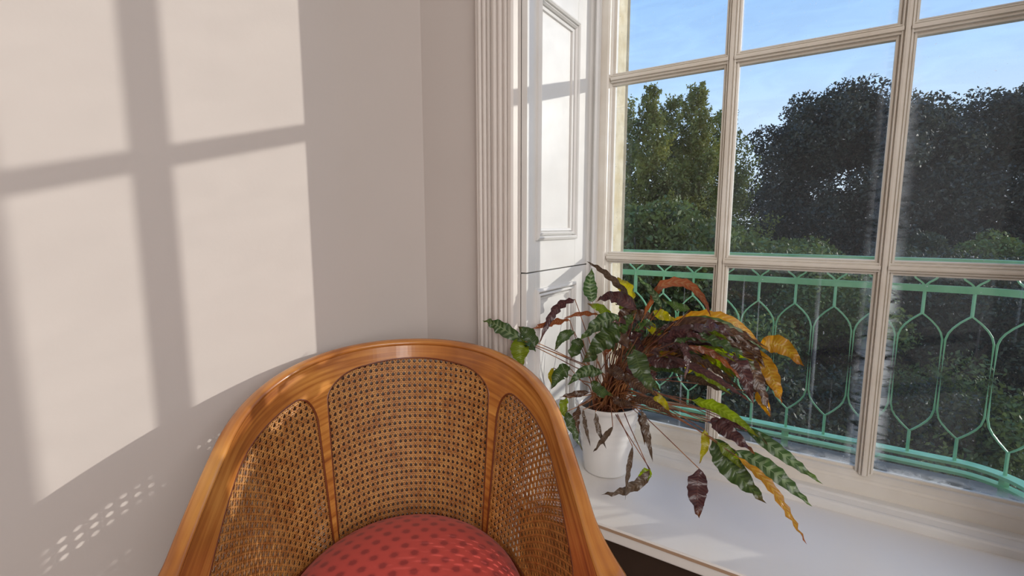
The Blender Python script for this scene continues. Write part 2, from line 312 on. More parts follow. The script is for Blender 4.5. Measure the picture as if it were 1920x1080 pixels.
# folding shutters in the reveals: leaf with sunk moulded panel
def shutter(e, s, z0, z1, panels, label, cat='shutter'):
    r = thing('window_shutter', W(e, 1.15, z0), label, cat)
    fr = [(.987, z0), (1.331, z0), (1.331, z1), (.987, z1)]
    eo = e+s*.009                                 # hidden back
    L = [(min(e-s*.0, eo-s*.030), max(e, eo-s*.030), .987, .987, 0, 0)]
    x0, x1 = sorted((e, e-s*.016)); xb0, xb1 = sorted((e-s*.008, e-s*.014))
    pl, pr = 1.031, 1.249
    zz = [z0]+[v for p in panels for v in p]+[z1]
    for nm, bx in [('stile', (x0, x1, .987, pl, z0, z1)), ('stile', (x0, x1, pr, 1.331, z0, z1))]+[('rail', (x0, x1, pl, pr, zz[k], zz[k+1])) for k in range(0, len(zz), 2)]:
        box(nm, bx, MT, r, bev=.001)
    for a, b in panels:
        box('panel', (xb0, xb1, pl, pr, a, b), MT, r)
        # raised bolection moulding, mitred: 4 stepped sides
        V, F = [], []; prof = [(-.004, -.001), (-.003, .006), (.003, .009), (.0065, .006), (.0072, -.003), (.0088, -.003), (.0095, .003), (.014, .006), (.0175, .001), (.0182, -.006), (.0196, -.006), (.0203, -.001), (.026, -.003), (.027, -.0078), (-.004, -.0078)]
        cor = [(pl, a, 1, 1), (pr, a, -1, 1), (pr, b, -1, -1), (pl, b, 1, -1)]; n = len(prof)
        for c in cor:
            for q, h in prof: V.append(W(e+s*h, c[0]+c[2]*q, c[1]+c[3]*q))
        F = [(k*n+i, k*n+(i+1) % n, ((k+1) % 4)*n+(i+1) % n, ((k+1) % 4)*n+i) for k in range(4) for i in range(n)]
        o = mesh('moulding', V, F, MT, r); fix(o)
    return r
for e, s, side in ((-.604, 1, 'left'), (.490, -1, 'right')):
    sideway = 'left reveal' if side == 'left' else 'right reveal out of frame'
    shutter(e, s, -.6685, -.1165, [(-.60, -.162)], f'white panelled lower shutter leaf in the {sideway}, behind the plant' if side == 'left' else 'white panelled lower shutter leaf in the right window reveal')
    shutter(e, s, -.1135, 1.98, [(-.034, .535), (.62, 1.2), (1.28, 1.9)], f'white panelled upper shutter leaf crossed by a bar shadow, left reveal' if side == 'left' else 'white panelled upper shutter leaf in the right window reveal')
# ------------------------------------------------------------ balcony and its ironwork
box('balcony_floor', [(-1.12, .72, 1.5605, 2.44, -1.10, -.972)], MSLAB, bev=.01, kind='structure')
RC = .20; EL, ERR, DR = -1.05, .65, 2.37
def bpath(s):
    """arc length s measured from e=0 on the straight front, + to the right -> (e, D)"""
    st = ERR-RC if s > 0 else -(EL+RC); a = abs(s); sg = 1 if s > 0 else -1
    if a <= st: return sg*a, DR
    a -= st
    if a < RC*math.pi/2: t = a/RC; return sg*(st+RC*math.sin(t)), DR-RC+RC*math.cos(t)
    return sg*(st+RC), DR-RC-(a-RC*math.pi/2)
LR = ERR-RC+RC*math.pi/2+(DR-RC-1.58); LL = -(-(EL+RC)+RC*math.pi/2+(DR-RC-1.58))
rail = thing('balcony_railing', W(-.2, DR, -.972), 'pale green iron balcony railing of elongated hexagons outside the window', 'railing')
def flat_rail(name, z0, z1, w):
    S = np.unique(np.concatenate([np.linspace(LL, LR, 120)])); V = []
    for i, s in enumerate(S):
        e, D = bpath(s); e2, D2 = bpath(s+1e-3); n = np.array([-(D2-D), e2-e]); n /= np.linalg.norm(n)
        for a, z in ((-w/2, z0), (w/2, z0), (w/2, z1), (-w/2, z1)): V.append(W(e+n[0]*a, D+n[1]*a, z))
    k = len(S); F = [(i*4+j, i*4+(j+1) % 4, (i+1)*4+(j+1) % 4, (i+1)*4+j) for i in range(k-1) for j in range(4)]+[(0, 1, 2, 3), tuple(range(4*k-4, 4*k))]
    o = mesh(name, V, F, MGR, rail); fix(o); return o
flat_rail('top_rail', -.1335, -.1215, .032); flat_rail('upper_rail', -.248, -.222, .010); flat_rail('lower_rail', -.896, -.884, .046); flat_rail('bottom_rail', -.934, -.923, .036)
def iron(name, pts, r=.0042, sides=4):
    P = [W(*bpath(s), z) for s, z in pts]; V, F = sweep(P, r, sides); return mesh(name, V, F, MGR, rail)
PIT = .14
def hexpts(c, h=PIT/2-.0045):
    R = [(0, -.331), (.012, -.341), (.030, -.358), (.048, -.380), (.059, -.400), (h, -.425), (h, -.56), (h, -.70), (.059, -.730), (.048, -.750), (.030, -.772), (.012, -.790), (0, -.800)]
    return [(c+a, b) for a, b in R]+[(c-a, b) for a, b in R[::-1][1:]]
k0 = math.ceil((LL+.05+.104)/PIT); k1 = math.floor((LR-.05+.104)/PIT)
for k in range(k0, k1+1):
    c = -.104+k*PIT
    iron('railing_hexagon', hexpts(c)); post = (k % 5 == 0)
    iron('railing_stem', [(c, -.222), (c, -.333)], .010 if k == -5 else .0055); iron('railing_stem', [(c, -.798), (c, -.888)], .0055)
    if post: iron('railing_post', [(c, -.885), (c, -.972)], .014)
    for s in (-1, 1): iron('railing_bracket', [(c+s*.002, -.224), (c+s*.012, -.212), (c+s*.030, -.198), (c+s*.045, -.170), (c+s*.055, -.155), (c+s*.068, -.143), (c+s*.069, -.132)], .0045)
# ------------------------------------------------------------ tub chair
CP = dict(W=.2958, D=.3296, ex=.2341, fl=.0064, dr=.2246, pw=2.458)
chair = thing('tub_chair', (-.1969*CS, .8066*CS, 0), 'honey-coloured wooden tub chair with cane panels and a red patterned seat', 'chair', rotz=.174)
UM = .72
def rimc(A):
    A = np.asarray(A, float); s = np.sign(A); a = np.abs(A); k = np.clip(a/.68, 0, 1)*np.pi/2
    x = CP['W']*np.sin(k); y = CP['D']*np.cos(k); m = np.clip((a-.68)/.32, 0, 1); x = x+CP['fl']*m**1.5; y = y-CP['ex']*m
    return x*s, y, CH-.2697-CP['dr']*a**CP['pw']
def nrm(A):
    x0, y0, _ = rimc(np.asarray(A)-2e-3); x1, y1, _ = rimc(np.asarray(A)+2e-3); tx, ty = x1-x0, y1-y0; l = np.hypot(tx, ty); return -ty/l*-1*-1, tx/l*-1*-1
TAU = .47
def shell(u, h, off=0.):
    """point of the tub's wall: u metres round from the back, h metres below the rim, off metres outwards"""
    A = np.asarray(u, float)/UM; h = np.asarray(h, float); x, y, z = rimc(A); nx, ny = nrm(A)
    k = 1-TAU*h; q = off-.016
    return np.stack([x*k+nx*q, y*k+ny*q, z-h], -1)
_t = nrm(0.0); assert True
SG = 1.0 if float(nrm(np.array([0.0]))[1][0]) > 0 else -1.0
_n0 = nrm
def nrm(A): a, b = _n0(A); return a*SG, b*SG
ZB = CH-.715
def rz(u): return rimc(np.asarray(u)/UM)[2]
def arc(c, r, a0, a1, n): return [(c[0]+r[0]*math.cos(math.radians(a0+(a1-a0)*i/n)), c[1]-r[1]*math.sin(math.radians(a0+(a1-a0)*i/n))) for i in range(n+1)]
zpb = CH-.690
cen = []
for i in range(15): h = .40-.30*i/14 if i else float(rz(.33*UM)-zpb); cen.append(((.312+.02*(h-.1)/.3)*UM, h))
cen += arc((.165*UM, .10), (.147*UM, .053), 0, 90, 12)[1:]
cen += [(.165*UM*(1-2*i/12), .047-.006*(1-(1-2*i/12)**2)) for i in range(1, 13)]
cen += [(-u, h) for u, h in cen[:27][::-1]][1:]
cen += [(.33*UM*(-1+2*i/20), float(rz(.33*UM*(-1+2*i/20))-zpb)) for i in range(1, 20)]
sid = [(.353*UM, float(rz(.353*UM)-zpb))]+[(.353*UM, .38-.24*i/8) for i in range(0, 9)]
sid += arc((.425*UM, .14), (.072*UM, .077), 180, 90, 9)[1:]
sid += [(A*UM, .063+.0*A+.035*max(0, (A-.6)/.3)**2) for A in np.linspace(.45, .88, 22)]
sid += [(.905*UM, .115), (.918*UM, .14)]+[(.92*UM, .17+(float(rz(.92*UM)-zpb)-.17)*i/6) for i in range(7)]
sid += [(A*UM, float(rz(A*UM)-zpb)) for A in np.linspace(.90, .37, 24)]
panels = [[(u+.02*UM, h) for u, h in q] for q in (cen, sid, [(-u, h) for u, h in sid[::-1]])]
def inside(P, poly):
    P = np.asarray(P); x, y = P[:, 0], P[:, 1]; c = np.zeros(len(P), bool); q = np.array(poly); j = len(q)-1
    for i in range(len(q)):
        xi, yi, xj, yj = *q[i], *q[j]; m = ((yi > y) != (yj > y)) & (x < (xj-xi)*(y-yi)/(yj-yi+1e-15)+xi); c ^= m; j = i
    return c
# wooden frame: one shell with three openings
us = np.linspace(-.985*UM, .985*UM, 150)
outer = [(u, .006) for u in us]+[(u, float(rz(u)-ZB)) for u in us[::-1]]
gx, gy = np.meshgrid(np.arange(-.98*UM, .98*UM, .010), np.arange(.012, .45, .010)); G = np.stack([gx.ravel(), gy.ravel()], 1)
keep = inside(G, outer)
for p in panels:
    keep &= ~inside(G, p)
    pq = np.array(p); keep &= np.sqrt(((G[:, None]-pq[None])**2).sum(2)).min(1) > .005
keep &= np.sqrt(((G[:, None]-np.array(outer)[None])**2).sum(2)).min(1) > .004
pts = list(outer); ed = [(i, (i+1) % len(outer)) for i in range(len(outer))]
for p in panels:
    b = len(pts); pts += p; ed += [(b+i, b+(i+1) % len(p)) for i in range(len(p))]
pts += [tuple(g) for g in G[keep]]
r = geometry.delaunay_2d_cdt([Vector(p) for p in pts], ed, [], 0, 1e-6)
V2 = np.array([tuple(v) for v in r[0]]); T2 = np.array([tuple(f) for f in r[2] if len(f) == 3]); cc = V2[T2].mean(1)
ok = inside(cc, outer)
for p in panels: ok &= ~inside(cc, p)
T2 = T2[ok]
def shell_solid(name, V2, T2, off0, off1, m):
    n = len(V2); Vi = shell(V2[:, 0], V2[:, 1], off0); Vo = shell(V2[:, 0], V2[:, 1], off1)
    cnt = {}
    for t in T2:
        for a, b in ((t[0], t[1]), (t[1], t[2]), (t[2], t[0])): cnt[(a, b)] = 1
    bd = [(a, b) for a, b in cnt if (b, a) not in cnt]
    F = [tuple(t) for t in T2]+[tuple(n+t[::-1]) for t in T2]+[(b, a, n+a, n+b) for a, b in bd]
    uv = np.concatenate([V2, V2]); o = mesh(name, np.concatenate([Vi, Vo]), F, m, chair, local=True, uv=uv); fix(o); return o
shell_solid('back_frame', V2, T2, 0, .015, MWD)
# moulded rim following the top of the tub, swelling into the scrolled arm ends
def rim():
    A = np.concatenate([np.linspace(-1.0, 1.0, 181)]); x, y, z = rimc(A); nx, ny = nrm(A)
    prof = [(-.002, -.000), (-.007, .001), (-.016, .0005), (-.023, -.003), (-.027, -.009), (-.0265, -.016), (-.022, -.021), (-.012, -.024), (-.003, -.023), (.001, -.018), (.0015, -.012), (-.0005, -.009), (.0015, -.006), (.001, -.002)]
    prof = [(a*.80, b*.62) for a, b in prof]
    n = len(prof); V, uv = [], []; ar = np.abs(A)
    sw = 1+.75*np.clip((ar-.90)/.10, 0, 1)**1.6
    for i in range(len(A)):
        fl = .012*np.clip((ar[i]-.9)/.1, 0, 1)**2
        for q, (a, b) in enumerate(prof):
            a2 = (a+.012)*sw[i]-.012+fl; V.append((x[i]+nx[i]*a2, y[i]+ny[i]*a2, z[i]+b*sw[i]+.001)); uv.append((A[i]*UM, q*.004))
    F = [(i*n+j, i*n+(j+1) % n, (i+1)*n+(j+1) % n, (i+1)*n+j) for i in range(len(A)-1) for j in range(n)]
    for base, rev in ((0, True), ((len(A)-1)*n, False)):     # rounded scroll ends
        ring = np.array(V[base:base+n]); c = ring.mean(0); d = np.array([0, -1, 0]); last = base
        for st, (sc, fw) in enumerate(((.93, .008), (.75, .015), (.4, .019))):
            b = len(V); nr = c+(ring-c)*sc+d*fw
            V += [tuple(v) for v in nr]; uv += [(A[0 if rev else -1]*UM, q*.004) for q in range(n)]
            F += [(last+j, last+(j+1) % n, b+(j+1) % n, b+j) for j in range(n)]; last = b
        F.append(tuple(range(last, last+n)))
    o = mesh('top_rail', V, F, MWD, chair, local=True, smooth=True, uv=uv); fix(o)
rim()
for p in panels:       # dark bead round each opening, on the inside face
    q = np.array(p); P = shell(q[:, 0], q[:, 1], .0015); P = np.concatenate([P, P[:1]]); V, F = sweep(P, .0024, 6, False)
    mesh('panel_bead', V, F, MBD, chair, smooth=True, local=True)
def cane(p, base=0., ph0=0., sg=1, name='cane_panel'):
    poly = np.array(p); lo, hi = poly.min(0), poly.max(0); pit = .0142+ph0*.03; V, F = [], []; uo = round(lo[0]/pit)*pit+ph0; ho = round(lo[1]/pit)*pit+ph0
    state = [0]; VV, FF = [], []
    def strand(p0, d, L, hw, off):
        off = base+sg*off
        st = .0042; n = int(L/st)+1; t = np.arange(n)*st; P = np.array(p0)+t[:, None]*np.array(d); ins = inside(P, poly)
        idx = np.flatnonzero(ins)
        if len(idx) < 2: return
        for run in np.split(idx, np.flatnonzero(np.diff(idx) > 1)+1):
            if len(run) < 2: continue
            run = np.concatenate([[max(run[0]-1, 0)], run, [min(run[-1]+1, n-1)]]); Q = P[run]; nn = np.array([-d[1], d[0]])
            k = len(Q); ph = (np.arange(k) % 2)*.0003
            R = np.stack([shell(Q[:, 0]-nn[0]*hw, Q[:, 1]-nn[1]*hw, off), shell(Q[:, 0], Q[:, 1], off-.0005*sg), shell(Q[:, 0]+nn[0]*hw, Q[:, 1]+nn[1]*hw, off)], 1).reshape(-1, 3)
            b = state[0]; VV.append(R); i = np.arange(k-1)*3+b
            FF.append(np.concatenate([np.stack([i, i+1, i+4, i+3], 1), np.stack([i+1, i+2, i+5, i+4], 1)])); state[0] += len(R)
    for u in np.arange(uo, hi[0]+pit, pit):
        for s in (-.0020, .0020): strand((u+s, lo[1]-.01), (0, 1), hi[1]-lo[1]+.02, .0011, .0060)
    for h in np.arange(ho, hi[1]+pit, pit):
        for s in (-.0020, .0020): strand((lo[0]-.01, h+s), (1, 0), hi[0]-lo[0]+.02, .0011, .0053)
    H = hi[1]-lo[1]+.03; q = .70710678
    n0 = int((hi[0]-lo[0]+H)/pit)+4; nd0 = round(H/pit)
    for k in range(-nd0-2, n0):
        strand((uo+(k+.5)*pit, ho-2*pit), (q, q), (H+.03)/q, .0010, .0046)
        strand((uo+(k+.5)*pit, ho-2*pit), (-q, q), (H+.03)/q, .0010, .0040)
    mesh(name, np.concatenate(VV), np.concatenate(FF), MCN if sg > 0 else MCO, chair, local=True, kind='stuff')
for p in panels:
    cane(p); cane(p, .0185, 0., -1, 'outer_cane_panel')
# seat: domed cushion, rail below, legs and arm posts
def seatpt(t, k, z):      # plan outline follows the tub, closed by a bowed front
    a = t
    if a <= 1: A = -.86+1.72*a; x, y, _ = rimc(A); nx, ny = nrm(A); f = 1-TAU*.36; return np.array([(x*f-nx*.024)*k, (y*f-ny*.024)*k, z])
    f = 1-TAU*.36; s = a-1; x0, y0, _ = rimc(.86); x0 = x0*f-.024; y0 = y0*f
    return np.array([x0*(1-2*s)*k, (y0-.10*math.sin(math.pi*s)**.8)*k, z])
def cushion():
    N = 96; ts = [1.0*i/60 for i in range(60)]+[1+i/36 for i in range(36)]; V, F = [], []
    ks = [(1.0, -.71), (1.01, -.70), (1.012, -.69), (1.0, -.678), (.975, -.667), (.93, -.655), (.86, -.642), (.76, -.628), (.62, -.616), (.46, -.608), (.28, -.603), (.1, -.601)]
    for k, z in ks:
        for t in ts: V.append(seatpt(t, k, CH+z-.008))
    n = len(ts)
    for i in range(len(ks)-1): F += [(i*n+j, i*n+(j+1) % n, (i+1)*n+(j+1) % n, (i+1)*n+j) for j in range(n)]
    F += [tuple(range(n))[::-1], tuple(range((len(ks)-1)*n, len(ks)*n))]
    o = mesh('seat_cushion', V, F, MRED, chair, smooth=True, local=True); fix(o)
cushion()
def seat_rail():
    ts = [1.0*i/60 for i in range(60)]+[1+i/36 for i in range(36)]; V, F = [], []; n = len(ts)
    for k, z in ((1.10, -.7105), (1.10, -.765), (.9, -.765), (.9, -.7105)):
        for t in ts: V.append(seatpt(t, k, CH+z))
    for i in range(4): F += [(i*n+j, i*n+(j+1) % n, ((i+1) % 4)*n+(j+1) % n, ((i+1) % 4)*n+j) for j in range(n)]
    o = mesh('seat_rail', V, F, MWD, chair, local=True, uv=[(v[0], v[2]) for v in V]); fix(o)
seat_rail()
for A in (-.86, .86):
    x, y, z = [float(v) for v in rimc(A*1.1)]; s = 1 if A > 0 else -1
    P = [(x*.86, y+.024, CH-.712), (x*.84, y+.022, CH-.76), (x*.82, y+.02, CH-.84), (x*.80, y+.005, (.001-CH*(1-CS))/CS)]
    V, F = sweep(P, .021, 8, True, [1.0, 1.05, 1, .65]); mesh('leg', V, F, MWD, chair, smooth=True, local=True, uv=[(v[2], v[0]) for v in V])
for A in (-.38, .38):
    x, y, z = [float(v) for v in rimc(A)]
    P = [(x*.80, y*.80, CH-.70), (x*.82, y*.84, .22), (x*.86, y*.98, (.001-CH*(1-CS))/CS)]
    V, F = sweep(P, .019, 8, True, [1.1, 1, .7]); mesh('leg', V, F, MWD, chair, smooth=True, local=True, uv=[(v[2], v[0]) for v in V])
# ------------------------------------------------------------ pot and plant
def pix(x, y, D):
    """photo pixel -> eye-relative point at distance D out along the window normal, kept clear of shutter, glass and sill"""
    u = (x-960)/FPX; k = (540-y)/FPX; Y = math.cos(TH)+k*math.sin(TH); Z = -math.sin(TH)+k*math.cos(TH)
    den = SA*u+CA*Y; t = D/den; e = (CA*u-SA*Y)*t
    if D > .93 and e < -.588: t *= max(.588/-e, .93/D)
    if t*den > 1.332: t *= 1.332/(t*den)
    if Z*t < -.664: t = -.664/Z
    return np.array([u*t, Y*t, Z*t+CH])
pc = W(-.476, 1.205, -.6695); PH = .195
plant = thing('potted_plant', pc, 'wavy-leaved green, purple and yellow houseplant spilling over the window sill', 'plant')
pot = thing('plant_pot', pc, 'ribbed white tapered flower pot on the window sill', 'pot')
def lathe(name, prof, m, parent, c, N=48):
    V = [(c[0]+r*math.cos(2*math.pi*i/N), c[1]+r*math.sin(2*math.pi*i/N), c[2]+z) for r, z in prof for i in range(N)]
    F = [(a*N+i, a*N+(i+1) % N, (a+1)*N+(i+1) % N, (a+1)*N+i) for a in range(len(prof)-1) for i in range(N)]
    F += [tuple(range(N))[::-1], tuple(range((len(prof)-1)*N, len(prof)*N))]
    o = mesh(name, V, F, m, parent, smooth=True); fix(o); return o
pp = [(.056, 0), (.060, .002)]
for i in range(30):
    z = .004+i*(.176/29); r = .060+.024*z/.18
    if .085 < z < .165: r += .0011*math.sin((z-.085)/.08*math.pi*2*4)
    pp.append((r, z))
pp += [(.0860, .182), (.0885, .186), (.0885, .192), (.0865, .195), (.0835, .194), (.0825, .180), (.081, .165), (.02, .164)]
lathe('pot_body', pp, MPOT, pot, pc)
lathe('soil', [(.0805, .1645), (.080, .168), (.05, .173), (.01, .175)], MSOIL, pot, pc)
def leafmat(name, top, vein, under, tr=.35, kind='stripe', tip=None):
    m = bpy.data.materials.new(name); m.use_nodes = True; t = m.node_tree; p = t.nodes['Principled BSDF']; L = t.links.new; o = t.nodes['Material Output']
    p.inputs['Roughness'].default_value = .27; p.inputs['Coat Weight'].default_value = .3; p.inputs['Coat Roughness'].default_value = .2
    tc = nd(t, 'ShaderNodeTexCoord'); s = nd(t, 'ShaderNodeSeparateXYZ'); L(tc.outputs['UV'], s.inputs[0])
    def M(op, a, b=None, c=None, clamp=False):
        n = nd(t, 'ShaderNodeMath', operation=op); n.use_clamp = clamp
        for i, v in enumerate((a, b, c)):
            if v is None: continue
            if isinstance(v, (int, float)): n.inputs[i].default_value = v
            else: L(v, n.inputs[i])
        return n.outputs[0]
    au = M('ABSOLUTE', s.outputs[0]); ph = M('SUBTRACT', s.outputs[1], M('MULTIPLY', au, .07))
    w = M('SINE', M('MULTIPLY', ph, 100 if kind == 'stripe' else 62)); w = M('MULTIPLY_ADD', w, .8 if kind == 'stripe' else 2.2, .35 if kind == 'stripe' else .1, True)
    edge = M('SUBTRACT', 1.05, M('MULTIPLY', au, 1.0), clamp=True); mid = M('SUBTRACT', 1, M('MULTIPLY', au, 12), clamp=True)
    f = M('MAXIMUM', M('MULTIPLY', w, edge), mid, clamp=True)
    mx = nd(t, 'ShaderNodeMix', data_type='RGBA'); L(f, mx.inputs[0]); mx.inputs[6].default_value = (*top, 1); mx.inputs[7].default_value = (*vein, 1)
    g = nd(t, 'ShaderNodeNewGeometry'); m2 = nd(t, 'ShaderNodeMix', data_type='RGBA'); L(g.outputs['Backfacing'], m2.inputs[0]); L(mx.outputs[2], m2.inputs[6]); m2.inputs[7].default_value = (*under, 1)
    out = m2.outputs[2]
    n = nd(t, 'ShaderNodeTexNoise'); n.inputs['Scale'].default_value = 25; L(tc.outputs['Object'], n.inputs[0])
    tf = M('MULTIPLY_ADD', s.outputs[1], 4.0, M('MULTIPLY_ADD', n.outputs[0], 2.0, -4.2), True)
    if tip:
        m3 = nd(t, 'ShaderNodeMix', data_type='RGBA'); L(tf, m3.inputs[0]); L(out, m3.inputs[6]); m3.inputs[7].default_value = (*tip, 1); out = m3.outputs[2]
    L(out, p.inputs['Base Color']); tl = nd(t, 'ShaderNodeBsdfTranslucent')
    hs = nd(t, 'ShaderNodeHueSaturation'); hs.inputs['Saturation'].default_value = 1.15; hs.inputs['Value'].default_value = 1.7; L(out, hs.inputs['Color']); L(hs.outputs[0], tl.inputs[0])
    ms = nd(t, 'ShaderNodeMixShader'); ms.inputs[0].default_value = tr; L(p.outputs[0], ms.inputs[1]); L(tl.outputs[0], ms.inputs[2]); L(ms.outputs[0], o.inputs[0])
    b = nd(t, 'ShaderNodeBump'); b.inputs['Strength'].default_value = .35; b.inputs['Distance'].default_value = .002; L(f, b.inputs['Height']); L(b.outputs[0], p.inputs['Normal'])
    return m
LM = dict(
    g=leafmat('leaf_green', (.042, .075, .022), (.085, .13, .04), (.14, .045, .055), .35, tip=(.10, .06, .02)),
    s=leafmat('leaf_feathered', (.045, .09, .028), (.20, .27, .14), (.16, .07, .07), .35, 'blotch', tip=(.10, .16, .03)),
    p=leafmat('leaf_purple_back', (.062, .026, .028), (.115, .05, .045), (.085, .032, .032), .25, tip=(.16, .06, .02)),
    k=leafmat('leaf_dark_back', (.065, .030, .018), (.15, .085, .045), (.08, .032, .02), .25, tip=(.13, .06, .02)),
    y=leafmat('leaf_yellow', (.36, .30, .02), (.42, .38, .05), (.38, .26, .03), .5, tip=(.20, .08, .02)),
    o=leafmat('leaf_orange', (.42, .19, .025), (.50, .30, .05), (.40, .17, .03), .5, tip=(.28, .07, .015)),
    r=leafmat('leaf_russet', (.22, .065, .03), (.26, .12, .06), (.20, .05, .025), .4, tip=(.15, .03, .02)),
    v=leafmat('leaf_yellow_green', (.17, .23, .02), (.26, .33, .05), (.14, .07, .03), .5, tip=(.16, .09, .02)),
    b=leafmat('leaf_dry', (.085, .055, .035), (.13, .09, .06), (.10, .06, .04), .15, tip=(.05, .03, .02)))
MSTEM = mat('petiole_russet', (.20, .065, .04), .4); noise_col(MSTEM, (.13, .035, .025), (.46, .20, .07), 26, 3)
def bez(P, n):
    """Catmull-Rom through the points"""
    P = np.array(P, float)
    if len(P) == 2: P = np.stack([P[0], P.mean(0), P[1]])
    Q = np.concatenate([[2*P[0]-P[1]], P, [2*P[-1]-P[-2]]]); out = []
    S = np.linspace(0, len(P)-1, n)
    for s in S:
        i = min(int(s), len(P)-2); t = s-i; a, b, c, d = Q[i:i+4]
        out.append(.5*((2*b)+(-a+c)*t+(2*a-5*b+4*c-d)*t*t+(-a+3*b-3*c+d)*t**3))
    return np.array(out)
root = np.array(pc)+np.array([0, 0, .172])
def add_leaf(pts, w, kind, D0, D1, roll=None, wave=1., sag=None, stem=True, flip=False):
    """pts: photo pixels from blade base to tip, D0/D1 real distance of the two ends"""
    n = len(pts); P = [pix(x, y, D0+(D1-D0)*i/(n-1)) for i, (x, y) in enumerate(pts)]
    C = bez(P, 19); eye = np.array([0, 0, CH]); T = np.gradient(C, axis=0); T /= np.linalg.norm(T, axis=1)[:, None]
    view = eye-C; dist = np.linalg.norm(view, axis=1); view /= dist[:, None]
    Sd = np.cross(T, view); Sd /= np.linalg.norm(Sd, axis=1)[:, None]; Nn = np.cross(Sd, T)
    roll = random.uniform(-.75, .75) if roll is None else roll
    tw = roll+np.linspace(-.3, .3, 19)*random.choice((-1, 1))
    S2 = Sd*np.cos(tw)[:, None]+Nn*np.sin(tw)[:, None]; N2 = np.cross(S2, T)
    L = np.linalg.norm(np.diff(C, axis=0), axis=1).sum(); hw = w/2*dist.mean()/FPX/max(.6, math.cos(roll))*1.0
    t = np.linspace(0, 1, 19); prof = np.sin(np.pi*np.clip(t, 0, 1)**.72)**.95*(1-.1*t); prof[0] = .03; prof[-1] = .01
    ph = random.uniform(0, 6); fr = L/.014
    V, uv = [], []
    for i in range(19):
        for j, a in enumerate((-1, -.55, 0, .55, 1)):
            wv = wave*hw*.42*math.sin(ph+t[i]*fr*2*math.pi*.5+(1.3 if a > 0 else 0))*abs(a)**1.5*min(1, 4*prof[i])
            V.append(C[i]+S2[i]*a*hw*prof[i]*(1+.06*math.sin(ph+t[i]*40))+N2[i]*(wv-.16*hw*prof[i]*(1-abs(a)))); uv.append((a, t[i]))
    F = [(i*5+j, i*5+j+1, i*5+j+6, i*5+j+5) for i in range(18) for j in range(4)]
    if flip: F = [f[::-1] for f in F]
    V = [np.array([v[0], v[1], max(v[2], CH-.6685)]) for v in V]
    lf = mesh('leaf', V, F, LM[kind], plant, smooth=True, uv=uv)
    if stem:
        b = C[0]; d = b-root; a = random.uniform(0, 6.28); st = root+np.array([math.cos(a), math.sin(a), 0])*random.uniform(0, .05)
        hor = np.linalg.norm(d[:2]); lift = .25*hor if sag is None else sag
        mid = st*.5+b*.5+np.array([0, 0, lift*.6]); m2 = st*.8+b*.2+np.array([0, 0, lift*.55+.02])
        Q = bez([st, m2, mid, b], 14); V, F = sweep(Q, .0013, 5, False, np.linspace(1.25, .8, 14)); mesh('petiole', V, F, MSTEM, lf, smooth=True)
